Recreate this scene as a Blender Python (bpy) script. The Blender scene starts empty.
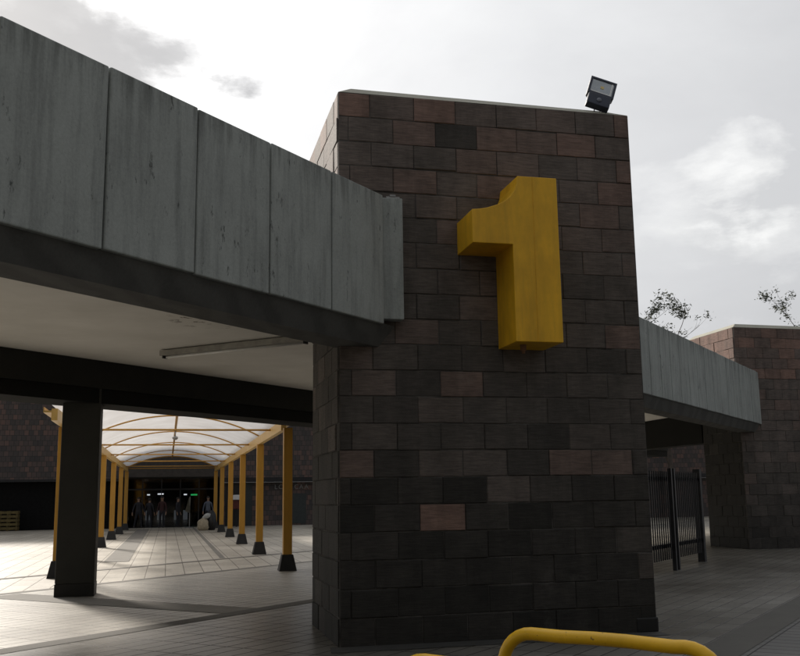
import bpy, bmesh, math, random
from mathutils import Vector, Matrix, noise
random.seed(7)
S = bpy.context.scene
COL = S.collection
R2 = math.sqrt(2)
CAM_H = 1.6

# ------------------------------------------------------------------ helpers
def link(o, parent=None):
    COL.objects.link(o)
    if parent is not None:
        o.parent = parent
    return o

def tag(o, label=None, cat=None, group=None, kind=None):
    if label: o['label'] = label
    if cat: o['category'] = cat
    if group: o['group'] = group
    if kind: o['kind'] = kind
    return o

def world_loc(o):
    v = Vector((0, 0, 0))
    while o is not None:
        v += o.location
        o = o.parent
    return v

def empty(name, loc, label, cat, group=None):
    o = bpy.data.objects.new(name, None)
    o.empty_display_size = 0.2
    o.location = loc
    link(o)
    return tag(o, label, cat, group)

def D(u, v, z=0.0):
    """point in the frame turned 45 degrees (u along the covered walkway, v across it)"""
    return Vector(((u - v) / R2, (u + v) / R2, z))

class MB:
    def __init__(s):
        s.v = []; s.f = []; s.tone = []; s.t = 0.0
    def quad(s, a, b, c, d):
        n = len(s.v); s.v += [Vector(a), Vector(b), Vector(c), Vector(d)]
        s.f.append((n, n+1, n+2, n+3)); s.tone.append(s.t)
    def hexa(s, p):
        """8 points: bottom ring 0-3, top ring 4-7"""
        n = len(s.v); s.v += [Vector(q) for q in p]
        for f in ((3,2,1,0),(4,5,6,7),(0,1,5,4),(1,2,6,5),(2,3,7,6),(3,0,4,7)):
            s.f.append(tuple(n+i for i in f)); s.tone.append(s.t)
    def box(s, x0, x1, y0, y1, z0, z1):
        s.hexa([(x0,y0,z0),(x1,y0,z0),(x1,y1,z0),(x0,y1,z0),(x0,y0,z1),(x1,y0,z1),(x1,y1,z1),(x0,y1,z1)])
    def dbox(s, u0, u1, v0, v1, z0, z1):
        s.hexa([D(u0,v0,z0),D(u1,v0,z0),D(u1,v1,z0),D(u0,v1,z0),D(u0,v0,z1),D(u1,v0,z1),D(u1,v1,z1),D(u0,v1,z1)])
    def frustum(s, cx, cy, z0, z1, a0, a1):
        s.hexa([(cx-a0,cy-a0,z0),(cx+a0,cy-a0,z0),(cx+a0,cy+a0,z0),(cx-a0,cy+a0,z0),
                (cx-a1,cy-a1,z1),(cx+a1,cy-a1,z1),(cx+a1,cy+a1,z1),(cx-a1,cy+a1,z1)])
    def bar(s, a, b, w, h=None, up=Vector((0,0,1))):
        a = Vector(a); b = Vector(b); h = h or w
        d = (b-a).normalized()
        if abs(d.dot(up)) > .99: up = Vector((0,1,0))
        r = d.cross(up).normalized(); q = r.cross(d).normalized()
        r *= w/2; q *= h/2
        s.hexa([a-r-q, a+r-q, a+r+q, a-r+q, b-r-q, b+r-q, b+r+q, b-r+q])
    def tube(s, pts, rad, n=8, cap=True):
        pts = [Vector(p) for p in pts]
        rads = rad if isinstance(rad, (list, tuple)) else [rad]*len(pts)
        rings = []; prev = None
        for i, p in enumerate(pts):
            t = (pts[min(i+1, len(pts)-1)] - pts[max(i-1, 0)]).normalized()
            if prev is None:
                r = t.orthogonal().normalized()
            else:
                r = (prev - t*prev.dot(t))
                r = r.normalized() if r.length > 1e-5 else t.orthogonal().normalized()
            prev = r; q = t.cross(r)
            base = len(s.v)
            for k in range(n):
                a = 2*math.pi*k/n
                s.v.append(p + (r*math.cos(a) + q*math.sin(a))*rads[i])
            rings.append(base)
        for i in range(len(rings)-1):
            for k in range(n):
                a, b = rings[i], rings[i+1]
                s.f.append((a+k, a+(k+1) % n, b+(k+1) % n, b+k)); s.tone.append(s.t)
        if cap:
            s.f.append(tuple(rings[0]+k for k in reversed(range(n)))); s.tone.append(s.t)
            s.f.append(tuple(rings[-1]+k for k in range(n))); s.tone.append(s.t)
    def prism(s, poly, y0, y1):
        """outline in x,z extruded in y"""
        n = len(s.v); k = len(poly)
        s.v += [Vector((x, y0, z)) for x, z in poly] + [Vector((x, y1, z)) for x, z in poly]
        s.f.append(tuple(n+i for i in range(k))); s.tone.append(0)
        s.f.append(tuple(n+k+i for i in reversed(range(k)))); s.tone.append(0)
        for i in range(k):
            j = (i+1) % k
            s.f.append((n+i, n+k+i, n+k+j, n+j)); s.tone.append(0)
    def ball(s, c, rx, ry, rz, seg=10, rings=7):
        c = Vector(c); base = len(s.v)
        for i in range(rings+1):
            th = math.pi*i/rings
            for k in range(seg):
                a = 2*math.pi*k/seg
                s.v.append(c+Vector((rx*math.sin(th)*math.cos(a), ry*math.sin(th)*math.sin(a), rz*math.cos(th))))
        for i in range(rings):
            for k in range(seg):
                a = base+i*seg+k; b = base+i*seg+(k+1) % seg
                s.f.append((a, a+seg, b+seg, b)); s.tone.append(s.t)
    def build(s, name, mat, parent=None, bevel=0, smooth=False, tone=False, fix=True):
        off = world_loc(parent) if parent is not None else Vector((0, 0, 0))
        origin = Vector((0, 0, 0))
        if parent is None and s.v:
            xs = [p.x for p in s.v]; ys = [p.y for p in s.v]
            origin = Vector((sum(xs)/len(xs), sum(ys)/len(ys), min(p.z for p in s.v)))
            off = origin
        me = bpy.data.meshes.new(name)
        me.from_pydata([p-off for p in s.v], [], s.f)
        if fix:
            bm = bmesh.new(); bm.from_mesh(me)
            if not tone:
                bmesh.ops.recalc_face_normals(bm, faces=bm.faces)
            bm.to_mesh(me); bm.free()
        if tone:
            at = me.attributes.new('tone', 'FLOAT', 'FACE')
            at.data.foreach_set('value', s.tone)
        me.materials.append(mat)
        if smooth:
            me.polygons.foreach_set('use_smooth', [True]*len(me.polygons))
        me.update()
        o = bpy.data.objects.new(name, me)
        o.location = origin
        link(o, parent)
        if bevel:
            b = o.modifiers.new('bevel', 'BEVEL'); b.width = bevel; b.segments = 2; b.limit_method = 'ANGLE'; b.angle_limit = math.radians(40)
        return o

# ------------------------------------------------------------------ materials
def newmat(name):
    m = bpy.data.materials.new(name); m.use_nodes = True
    nt = m.node_tree; b = nt.nodes['Principled BSDF']
    return m, nt, b

def N(nt, t, **kw):
    n = nt.nodes.new(t)
    for k, v in kw.items(): setattr(n, k, v)
    return n

def ramp(nt, fac, stops):
    r = N(nt, 'ShaderNodeValToRGB')
    e = r.color_ramp.elements
    while len(e) > 1: e.remove(e[-1])
    e[0].position = stops[0][0]; e[0].color = (*stops[0][1], 1)
    for p, c in stops[1:]:
        x = e.new(p); x.color = (*c, 1)
    nt.links.new(fac, r.inputs[0])
    return r.outputs[0]

def obj_coord(nt, scale=(1, 1, 1), rot=0.0, world=True):
    """world position, scaled"""
    if world:
        g = N(nt, 'ShaderNodeNewGeometry').outputs['Position']
    else:
        g = N(nt, 'ShaderNodeTexCoord').outputs['Object']
    m = N(nt, 'ShaderNodeMapping'); m.vector_type = 'POINT'
    m.inputs['Scale'].default_value = scale
    m.inputs['Rotation'].default_value = (0, 0, rot)
    nt.links.new(g, m.inputs['Vector'])
    return m.outputs[0]

def tex(nt, vec, scale, detail=4, rough=.6, dist=0):
    n = N(nt, 'ShaderNodeTexNoise'); n.inputs['Scale'].default_value = scale
    n.inputs['Detail'].default_value = detail; n.inputs['Roughness'].default_value = rough
    n.inputs['Distortion'].default_value = dist
    nt.links.new(vec, n.inputs['Vector']); return n.outputs['Fac']

def mix(nt, fac, a, b, mode='MIX'):
    m = N(nt, 'ShaderNodeMix', data_type='RGBA', blend_type=mode)
    for sock, val in ((m.inputs[0], fac), (m.inputs[6], a), (m.inputs[7], b)):
        if hasattr(val, 'is_output'): nt.links.new(val, sock)
        elif isinstance(val, (int, float)): sock.default_value = val
        else: sock.default_value = (*val, 1)
    return m.outputs[2]

def mathn(nt, op, a, b=None, clamp=False):
    m = N(nt, 'ShaderNodeMath', operation=op, use_clamp=clamp)
    for i, val in enumerate((a, b)):
        if val is None: continue
        if hasattr(val, 'is_output'): nt.links.new(val, m.inputs[i])
        else: m.inputs[i].default_value = val
    return m.outputs[0]

def bump(nt, b, h, strength=.3, dist=.01, normal=None):
    n = N(nt, 'ShaderNodeBump'); n.inputs['Strength'].default_value = strength
    n.inputs['Distance'].default_value = dist
    nt.links.new(h, n.inputs['Height'])
    if normal is not None: nt.links.new(normal, n.inputs['Normal'])
    nt.links.new(n.outputs[0], b.inputs['Normal']); return n.outputs[0]

def simple(name, col, rough=.6, metal=0, var=.25, scale=6, bumps=.15, spec=.5, stretch=(1, 1, 1)):
    m, nt, b = newmat(name)
    v = obj_coord(nt, stretch)
    n = tex(nt, v, scale, 5, .6)
    dark = tuple(c*(1-var) for c in col); light = tuple(min(1, c*(1+var)) for c in col)
    c = ramp(nt, n, [(.3, dark), (.7, light)])
    nt.links.new(c, b.inputs['Base Color'])
    b.inputs['Roughness'].default_value = rough; b.inputs['Metallic'].default_value = metal
    b.inputs['Specular IOR Level'].default_value = spec
    if bumps: bump(nt, b, tex(nt, v, scale*6, 3), bumps, .004)
    return m

# split faced masonry blocks
def mat_blocks():
    m, nt, b = newmat('split_block')
    a = N(nt, 'ShaderNodeAttribute'); a.attribute_name = 'tone'
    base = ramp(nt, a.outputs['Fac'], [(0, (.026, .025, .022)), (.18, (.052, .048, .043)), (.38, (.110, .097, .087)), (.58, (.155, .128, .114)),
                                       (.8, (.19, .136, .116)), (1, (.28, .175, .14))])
    v = obj_coord(nt)
    n1 = tex(nt, v, 3.0, 6, .65)
    c1 = mix(nt, 1.0, base, ramp(nt, n1, [(.3, (.74, .75, .74)), (.5, (1, 1, 1)), (.72, (1.22, 1.20, 1.18))]), 'MULTIPLY')
    runs = ramp(nt, tex(nt, obj_coord(nt, (1, 1, .12)), 2.2, 6, .7, .2), [(.42, (.62, .63, .62)), (.56, (1, 1, 1))])
    c1 = mix(nt, .5, c1, mix(nt, 1.0, c1, runs, 'MULTIPLY'))
    vs = obj_coord(nt, (6, 6, 70))
    n2 = tex(nt, vs, 1.0, 4, .7)
    streak = ramp(nt, n2, [(.35, (.72, .72, .72)), (.65, (1.2, 1.2, 1.2))])
    c2 = mix(nt, 1.0, c1, streak, 'MULTIPLY')
    # pale efflorescence patches
    n3 = tex(nt, v, 1.3, 7, .7, .6)
    pale = ramp(nt, n3, [(.60, (0, 0, 0)), (.74, (1, 1, 1))])
    c3 = mix(nt, mathn(nt, 'MULTIPLY', pale, .22), c2, (.22, .21, .19))
    n5 = tex(nt, v, 17, 7, .78, .8)
    dab = ramp(nt, n5, [(.68, (0, 0, 0)), (.73, (1, 1, 1))])
    c3 = mix(nt, mathn(nt, 'MULTIPLY', dab, .45), c3, (.17, .16, .145))
    pit = ramp(nt, tex(nt, v, 28, 5, .7), [(.27, (1, 1, 1)), (.33, (0, 0, 0))])
    c3 = mix(nt, mathn(nt, 'MULTIPLY', pit, .6), c3, (.02, .019, .018))
    nt.links.new(c3, b.inputs['Base Color'])
    b.inputs['Roughness'].default_value = .78
    b.inputs['Specular IOR Level'].default_value = .35
    h = mathn(nt, 'ADD', mathn(nt, 'MULTIPLY', n2, .8), tex(nt, v, 45, 5, .7))
    bump(nt, b, h, .55, .006)
    return m

def mat_mortar():
    return simple('mortar', (.075, .070, .064), .95, var=.7, scale=5, bumps=.4)

def mat_far_brick():
    m, nt, b = newmat('far_brick')
    g = N(nt, 'ShaderNodeNewGeometry').outputs['Position']
    sep = N(nt, 'ShaderNodeSeparateXYZ'); nt.links.new(g, sep.inputs[0])
    cmb = N(nt, 'ShaderNodeCombineXYZ')
    nt.links.new(mathn(nt, 'ADD', sep.outputs['X'], sep.outputs['Y']), cmb.inputs[0]); nt.links.new(sep.outputs['Z'], cmb.inputs[1])
    br = N(nt, 'ShaderNodeTexBrick')
    br.inputs['Scale'].default_value = 1; br.inputs['Brick Width'].default_value = .26; br.inputs['Row Height'].default_value = .3
    br.inputs['Mortar Size'].default_value = .014
    br.inputs['Color1'].default_value = (0, 0, 0, 1); br.inputs['Color2'].default_value = (1, 1, 1, 1); br.inputs['Mortar'].default_value = (.05, .05, .05, 1)
    nt.links.new(cmb.outputs[0], br.inputs['Vector'])
    big = tex(nt, obj_coord(nt), .55, 5, .65)
    f = mathn(nt, 'ADD', mathn(nt, 'MULTIPLY', br.outputs['Color'], .55), mathn(nt, 'MULTIPLY', big, .6))
    c = ramp(nt, f, [(.2, (.050, .047, .048)), (.45, (.072, .062, .060)), (.65, (.10, .076, .070)), (.85, (.15, .095, .080))])
    c = mix(nt, br.outputs['Fac'], c, (.04, .038, .036))
    nt.links.new(c, b.inputs['Base Color']); b.inputs['Roughness'].default_value = .85
    bump(nt, b, mathn(nt, 'SUBTRACT', 1.0, br.outputs['Fac']), .6, .01)
    return m

def mat_concrete(name, col, streaks=True, boards=False, rough=.8, spec=.3):
    m, nt, b = newmat(name)
    v = obj_coord(nt)
    n1 = tex(nt, v, 1.6, 7, .65)
    c = ramp(nt, n1, [(.3, tuple(x*.80 for x in col)), (.7, tuple(x*1.15 for x in col))])
    fine = tex(nt, v, 40, 4, .7)
    c = mix(nt, .35, c, ramp(nt, fine, [(.3, tuple(x*.7 for x in col)), (.7, tuple(x*1.25 for x in col))]))
    if streaks:
        vs = obj_coord(nt, (1, 1, .10))
        n2 = tex(nt, vs, 9, 5, .65)
        run = ramp(nt, n2, [(.32, (0.62, 0.62, 0.62)), (.55, (1, 1, 1))])
        c = mix(nt, .75, c, mix(nt, 1.0, c, run, 'MULTIPLY'))
        vb = obj_coord(nt, (1, 1, .30))
        n3 = tex(nt, vb, 13, 4, .75)
        clump = tex(nt, obj_coord(nt, (1, 1, .4)), 1.7, 4, .6)
        n3 = mathn(nt, 'ADD', n3, mathn(nt, 'MULTIPLY', mathn(nt, 'SUBTRACT', clump, .5), .35))
        spots = ramp(nt, n3, [(.63, (0, 0, 0)), (.70, (1, 1, 1))])
        sz = N(nt, 'ShaderNodeSeparateXYZ'); nt.links.new(N(nt, 'ShaderNodeNewGeometry').outputs['Position'], sz.inputs[0])
        top = N(nt, 'ShaderNodeMapRange'); top.inputs[1].default_value = 4.72; top.inputs[2].default_value = 5.05; nt.links.new(sz.outputs['Z'], top.inputs[0])
        drip = mathn(nt, 'MULTIPLY', top.outputs[0], ramp(nt, n2, [(.40, (1, 1, 1)), (.60, (0, 0, 0))]))
        c = mix(nt, mathn(nt, 'MULTIPLY', drip, .42), c, (.06, .065, .06))
        c = mix(nt, mathn(nt, 'MULTIPLY', spots, .75), c, (.035, .038, .036))
    h = mathn(nt, 'ADD', fine, n1)
    if boards:
        vb = obj_coord(nt, (1, 1, 1), math.radians(20))
        w = N(nt, 'ShaderNodeTexWave'); w.inputs['Scale'].default_value = 1.1; w.inputs['Distortion'].default_value = 7
        w.inputs['Detail'].default_value = 4; nt.links.new(vb, w.inputs['Vector'])
        c = mix(nt, .35, c, mix(nt, 1.0, c, ramp(nt, w.outputs['Fac'], [(.2, (.55, .55, .55)), (.8, (1.2, 1.2, 1.2))]), 'MULTIPLY'))
        h = mathn(nt, 'ADD', h, w.outputs['Fac'])
    nt.links.new(c, b.inputs['Base Color']); b.inputs['Roughness'].default_value = rough
    b.inputs['Specular IOR Level'].default_value = spec
    bump(nt, b, h, .3, .006)
    return m

def mat_soffit():
    m, nt, b = newmat('soffit_plaster')
    v = obj_coord(nt)
    n1 = tex(nt, v, .9, 6, .6)
    c = ramp(nt, n1, [(.3, (.66, .64, .60)), (.7, (.79, .77, .735))])
    # rusty leak stains near the strip light
    geo = N(nt, 'ShaderNodeNewGeometry').outputs['Position']
    d = N(nt, 'ShaderNodeVectorMath', operation='DISTANCE'); nt.links.new(geo, d.inputs[0]); d.inputs[1].default_value = (.62, 13.35, 4.05)
    near = mathn(nt, 'SUBTRACT', 1.0, mathn(nt, 'MULTIPLY', d.outputs['Value'], 1.3), True)
    n2 = tex(nt, v, 5.5, 4, .7, .5)
    st = mathn(nt, 'MULTIPLY', ramp(nt, n2, [(.56, (0, 0, 0)), (.62, (1, 1, 1))]), mathn(nt, 'MULTIPLY', near, 3.0, True))
    c = mix(nt, st, c, (.09, .055, .03))
    nt.links.new(c, b.inputs['Base Color']); b.inputs['Roughness'].default_value = .85
    bump(nt, b, tex(nt, v, 25, 4), .15, .004)
    return m

def mat_paving(name, rot, bw, rh, offset, c1, c2, mortar, rough, rough_var=.2, size=.012):
    m, nt, b = newmat(name)
    v = obj_coord(nt, (1, 1, 1), rot)
    br = N(nt, 'ShaderNodeTexBrick'); br.offset = offset
    br.inputs['Scale'].default_value = 1; br.inputs['Brick Width'].default_value = bw; br.inputs['Row Height'].default_value = rh
    br.inputs['Mortar Size'].default_value = size; br.inputs['Mortar Smooth'].default_value = .2
    br.inputs['Color1'].default_value = (*c1, 1); br.inputs['Color2'].default_value = (*c2, 1); br.inputs['Mortar'].default_value = (*mortar, 1)
    nt.links.new(v, br.inputs['Vector'])
    w = obj_coord(nt)
    big = tex(nt, w, .35, 8, .62, .4)
    c = mix(nt, 1.0, br.outputs['Color'], ramp(nt, big, [(.28, (.50, .48, .45)), (.5, (.88, .87, .85)), (.7, (1.15, 1.15, 1.15))]), 'MULTIPLY')
    fine = tex(nt, w, 14, 6, .7)
    c = mix(nt, 1.0, c, ramp(nt, fine, [(.3, (.72, .72, .72)), (.65, (1.12, 1.12, 1.12))]), 'MULTIPLY')
    nt.links.new(c, b.inputs['Base Color'])
    st = tex(nt, w, 2.3, 6, .72, .8)
    c = mix(nt, mathn(nt, 'MULTIPLY', ramp(nt, st, [(.60, (0, 0, 0)), (.70, (1, 1, 1))]), .45), c, tuple(x*.35 for x in c1))
    nt.links.new(c, b.inputs['Base Color'])
    r = mathn(nt, 'ADD', rough-rough_var/2, mathn(nt, 'MULTIPLY', big, rough_var))
    r = mathn(nt, 'ADD', r, mathn(nt, 'MULTIPLY', br.outputs['Fac'], .3), True)
    nt.links.new(r, b.inputs['Roughness'])
    h = mathn(nt, 'ADD', mathn(nt, 'SUBTRACT', 1.0, br.outputs['Fac']), mathn(nt, 'MULTIPLY', fine, .35))
    bump(nt, b, h, .5, .006)
    return m

def mat_poly():
    m = bpy.data.materials.new('polycarbonate'); m.use_nodes = True
    nt = m.node_tree; nt.nodes.clear()
    out = N(nt, 'ShaderNodeOutputMaterial')
    tr = N(nt, 'ShaderNodeBsdfTranslucent'); df = N(nt, 'ShaderNodeBsdfDiffuse'); tp = N(nt, 'ShaderNodeBsdfTransparent')
    v = obj_coord(nt)
    w = N(nt, 'ShaderNodeTexWave', bands_direction='Y'); w.inputs['Scale'].default_value = 1.6; w.inputs['Distortion'].default_value = .3
    nt.links.new(v, w.inputs['Vector'])
    n = tex(nt, v, 1.2, 5)
    c = mix(nt, .6, ramp(nt, w.outputs['Fac'], [(.0, (.62, .61, .60)), (.25, (.92, .91, .90))]), ramp(nt, n, [(.3, (.7, .68, .66)), (.7, (.93, .92, .92))]))
    nt.links.new(c, tr.inputs[0]); df.inputs[0].default_value = (.7, .7, .7, 1)
    a = N(nt, 'ShaderNodeMixShader'); a.inputs[0].default_value = .22
    nt.links.new(tr.outputs[0], a.inputs[1]); nt.links.new(df.outputs[0], a.inputs[2])
    e = N(nt, 'ShaderNodeMixShader'); e.inputs[0].default_value = .22
    nt.links.new(a.outputs[0], e.inputs[1]); nt.links.new(tp.outputs[0], e.inputs[2])
    nt.links.new(e.outputs[0], out.inputs[0])
    return m

def mat_emit(name, col, s):
    m = bpy.data.materials.new(name); m.use_nodes = True
    b = m.node_tree.nodes['Principled BSDF']
    b.inputs['Base Color'].default_value = (*col, 1)
    b.inputs['Emission Color'].default_value = (*col, 1); b.inputs['Emission Strength'].default_value = s
    return m

def mat_yellow(name, col, chips=.66, dirt=False):
    m, nt, b = newmat(name)
    v = obj_coord(nt)
    n = tex(nt, obj_coord(nt, (1, 1, .25)), 5, 6, .65)
    c = ramp(nt, n, [(.3, tuple(x*.82 for x in col)), (.7, tuple(min(1, x*1.08) for x in col))])
    k = tex(nt, v, 22, 6, .75)
    ch = ramp(nt, k, [(chips, (0, 0, 0)), (chips+.03, (1, 1, 1))])
    c = mix(nt, mathn(nt, 'MULTIPLY', ch, .75), c, (.12, .06, .02))
    if dirt:
        dn = tex(nt, obj_coord(nt, (1, 1, .07)), 7, 5, .7)
        c = mix(nt, mathn(nt, 'MULTIPLY', ramp(nt, dn, [(.52, (0, 0, 0)), (.70, (1, 1, 1))]), .20), c, (.25, .13, .02))
        pn = tex(nt, v, 2.5, 6, .65)
        c = mix(nt, 1.0, c, ramp(nt, pn, [(.3, (.86, .84, .8)), (.7, (1.06, 1.06, 1.06))]), 'MULTIPLY')
    nt.links.new(c, b.inputs['Base Color']); b.inputs['Roughness'].default_value = .42
    bump(nt, b, tex(nt, v, 30, 3), .12, .003)
    return m

M = dict(
    block=mat_blocks(), mortar=mat_mortar(), far=mat_far_brick(),
    fascia=mat_concrete('fascia_concrete', (.39, .418, .402)),
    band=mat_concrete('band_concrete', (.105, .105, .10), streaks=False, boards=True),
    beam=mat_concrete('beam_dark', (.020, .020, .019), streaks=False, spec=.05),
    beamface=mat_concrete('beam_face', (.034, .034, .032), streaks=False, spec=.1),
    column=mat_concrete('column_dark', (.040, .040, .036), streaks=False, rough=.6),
    black=simple('black_paint', (.012, .012, .012), .55, var=.3),
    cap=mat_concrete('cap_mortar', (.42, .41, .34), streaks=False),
    soffit=mat_soffit(),
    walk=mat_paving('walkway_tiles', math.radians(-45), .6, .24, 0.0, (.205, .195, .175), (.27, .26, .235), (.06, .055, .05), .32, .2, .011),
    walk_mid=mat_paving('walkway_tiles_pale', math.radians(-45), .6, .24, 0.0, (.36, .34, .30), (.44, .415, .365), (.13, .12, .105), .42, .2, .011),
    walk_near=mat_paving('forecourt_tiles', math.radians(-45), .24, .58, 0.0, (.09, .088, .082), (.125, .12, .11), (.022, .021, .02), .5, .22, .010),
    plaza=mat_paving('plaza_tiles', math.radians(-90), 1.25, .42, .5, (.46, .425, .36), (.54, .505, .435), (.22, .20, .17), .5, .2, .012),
    strip=mat_concrete('strip_aggregate', (.115, .11, .098), streaks=False),
    strip_light=mat_concrete('strip_light', (.21, .20, .18), streaks=False),
    grit=mat_concrete('grit', (.075, .075, .07), streaks=False),
    yellow=mat_yellow('sign_yellow', (.92, .51, .018), .73, True),
    rail=mat_yellow('rail_yellow', (.90, .52, .010), .625),
    ochre=mat_yellow('post_ochre', (.50, .26, .035), .68),
    ochre_pale=mat_yellow('beam_ochre', (.66, .42, .12), .68),
    metal=simple('grey_metal', (.30, .30, .30), .4, .8, .15),
    iron=simple('iron_black', (.018, .018, .02), .45, .3, .3),
    white=simple('white_enamel', (.75, .75, .74), .35, var=.06),
    navy=simple('dark_housing', (.03, .035, .055), .4, .2, .2),
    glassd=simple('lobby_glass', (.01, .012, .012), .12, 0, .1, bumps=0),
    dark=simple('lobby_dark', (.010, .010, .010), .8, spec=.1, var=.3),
    lobbyfloor=simple('lobby_floor', (.10, .095, .09), .25, var=.2, bumps=.05),
    tealdoor=simple('teal_grey', (.028, .036, .036), .5, var=.15),
    beige=simple('beige_sack', (.42, .36, .26), .9, var=.25, scale=9, bumps=.5),
    silver=simple('grey_bag', (.45, .46, .45), .5, var=.3, scale=14, bumps=.5),
    blackbag=simple('black_bag', (.012, .012, .014), .35, var=.3, scale=9, bumps=.6),
    wood=simple('crate_wood', (.12, .09, .03), .8, var=.3),
    red=simple('red_panel', (.10, .016, .012), .5, var=.2),
    skin=simple('skin', (.30, .18, .12), .6, var=.1, bumps=0),
    hair=simple('hair', (.012, .01, .009), .6, var=.2),
    shirtw=simple('cloth_pale', (.11, .125, .16), .9, var=.15, scale=12),
    shirtd=simple('cloth_dark', (.022, .022, .028), .9, var=.2, scale=12),
    shirtr=simple('cloth_maroon', (.045, .016, .016), .9, var=.2, scale=12),
    jeans=simple('trousers', (.015, .016, .022), .9, var=.2, scale=12),
    bark=simple('bark', (.075, .06, .05), .9, var=.3, scale=8, bumps=.5, stretch=(1, 1, .3)),
    leaf=simple('leaf', (.055, .065, .035), .7, var=.4, scale=1.5, bumps=0),
    poly=mat_poly(),
    lamp=mat_emit('lamp_white', (.95, .97, 1.0), 2.2),
    green=mat_emit('sign_green', (.03, .55, .14), 1.6),
    letter=simple('letter_metal', (.24, .24, .23), .5, .2, .1),
    lens=simple('flood_reflector', (.45, .48, .50), .25, .5, .15, bumps=0),
    led=simple('led_yellow', (.70, .55, .22), .5, var=.1, bumps=0),
    blocker=mat_concrete('blocker_render', (.16, .155, .14), streaks=True),
)

# ------------------------------------------------------------------ ground
def sheet(name, pts, z, mat, label=None):
    mb = MB(); mb.v = [Vector((p[0], p[1], z)) for p in pts]; mb.f = [tuple(range(len(pts)))]; mb.tone = [0]
    o = mb.build(name, mat)
    if o.data.polygons[0].normal.z < 0: o.data.flip_normals()
    o['kind'] = 'structure'
    return o
sheet('ground', [(-400, -400), (400, -400), (400, 400), (-400, 400)], 0.0, M['plaza'])
def dpts(u0, u1, v0, v1): return [D(u0, v0), D(u1, v0), D(u1, v1), D(u0, v1)]
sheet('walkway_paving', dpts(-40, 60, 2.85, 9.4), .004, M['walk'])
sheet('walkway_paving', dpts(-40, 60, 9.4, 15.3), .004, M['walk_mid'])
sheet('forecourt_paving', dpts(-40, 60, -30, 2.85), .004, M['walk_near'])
def strip(u0, u1, v0, v1, mat, name='paving_strip', z=.008): sheet(name, dpts(u0, u1, v0, v1), z, mat)
strip(-40, 60, 2.38, 2.85, M['strip'])
strip(-40, 60, 9.28, 9.60, M['strip'])
strip(-40, 60, 15.12, 15.35, M['strip_light'])
strip(-40, 60, 18.15, 18.38, M['strip_light'])
strip(10.75, 11.45, 9.60, 15.0, M['strip_light'])
strip(10.72, 10.75, 9.60, 15.0, M['strip'])
strip(11.45, 11.48, 9.60, 15.0, M['strip'])
sheet('paving_strip', [(-1.6, 27.3), (-.95, 27.3), (-.95, 57.5), (-1.6, 57.5)], .008, M['strip_light'])
sheet('paving_strip', [(1.45, 27.8), (1.6, 27.8), (1.6, 57.5), (1.45, 57.5)], .008, M['strip_light'])
sheet('gravel_bed', [(1.7, 10.35), (5.62, 10.42), (5.62, 10.73), (1.75, 10.73)], .009, M['grit'])

# ------------------------------------------------------------------ pillars of split blocks
CH = .3035
def block_wall(mb, p0, d, n, length, z0, rows, bw, seed, special={}, first_off=0.0, bias=0.0):
    """blocks on a vertical plane from p0 along unit d; n = outward normal"""
    rnd = random.Random(seed)
    p0 = Vector(p0); d = Vector(d); n = Vector(n); up = Vector((0, 0, 1))
    def cz(r, x):   # wandering course line
        if r == 0 or r == rows: return z0 + r*CH
        return z0 + r*CH + .010*noise.noise(Vector((x*.7, r*3.1, seed))) + .006*noise.noise(Vector((x*3, r*5.7, seed+9)))
    for r in range(rows):
        xs = []; x = -(bw/2 if (r % 2) else 0) - first_off
        while x < length + bw:
            xs.append(x + rnd.uniform(-.012, .012)); x += bw
        for xa, xb in zip(xs[:-1], xs[1:]):
            a = max(xa, 0); b = min(xb, length)
            if b - a > .03:
                g = rnd.uniform(.002, .0045)
                m_ = (a+b)/2
                step = rnd.uniform(-.003, .003) if 0 < r < rows-1 else 0
                za0 = cz(r, m_)+step; za1 = za0 + rnd.uniform(-.002, .002); zb0 = cz(r+1, m_)-.002+step*.5; zb1 = zb0 + rnd.uniform(-.002, .002)
                jit = rnd.uniform(-.005, .009); ja = rnd.uniform(-.002, .002)
                q = rnd.uniform(.005, .010)
                out = .012 + jit
                A = [p0+d*(a+g)+up*(za0+g), p0+d*(b-g)+up*(za1+g), p0+d*(b-g)+up*(zb1-g), p0+d*(a+g)+up*(zb0-g)]
                tl = rnd.uniform(-.003, .003)
                back = [w - n*.03 for w in A]
                mid = [w + n*(out-q) for w in A]
                sh = [d*q+up*q, -d*q+up*q, -d*q-up*q, d*q-up*q]
                front = [w + s_ + n*(out + (tl if k in (1, 2) else 0) + (ja if k > 1 else 0)) for k, (w, s_) in enumerate(zip(A, sh))]
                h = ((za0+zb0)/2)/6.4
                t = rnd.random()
                tone = bias + .06 + (.08 + .10*h)*t + .50*h  # tone rises with height: light gradient and haze painted into the blocks
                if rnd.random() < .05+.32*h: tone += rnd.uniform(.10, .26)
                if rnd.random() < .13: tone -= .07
                key = special.get((r, round((a+b)/2, 1)))
                if key is None:
                    for (rr, xx), val in special.items():
                        if rr == r and a <= xx <= b: key = val
                if key is not None: tone = key
                mb.t = max(0.0, min(1.0, tone))
                nn = len(mb.v); mb.v += back + mid + front
                for base in (0, 4):
                    for k in range(4):
                        k2 = (k+1) % 4
                        mb.f.append((nn+base+k, nn+base+k2, nn+base+4+k2, nn+base+4+k)); mb.tone.append(mb.t)
                mb.f.append((nn+8, nn+9, nn+10, nn+11)); mb.tone.append(mb.t)

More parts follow.
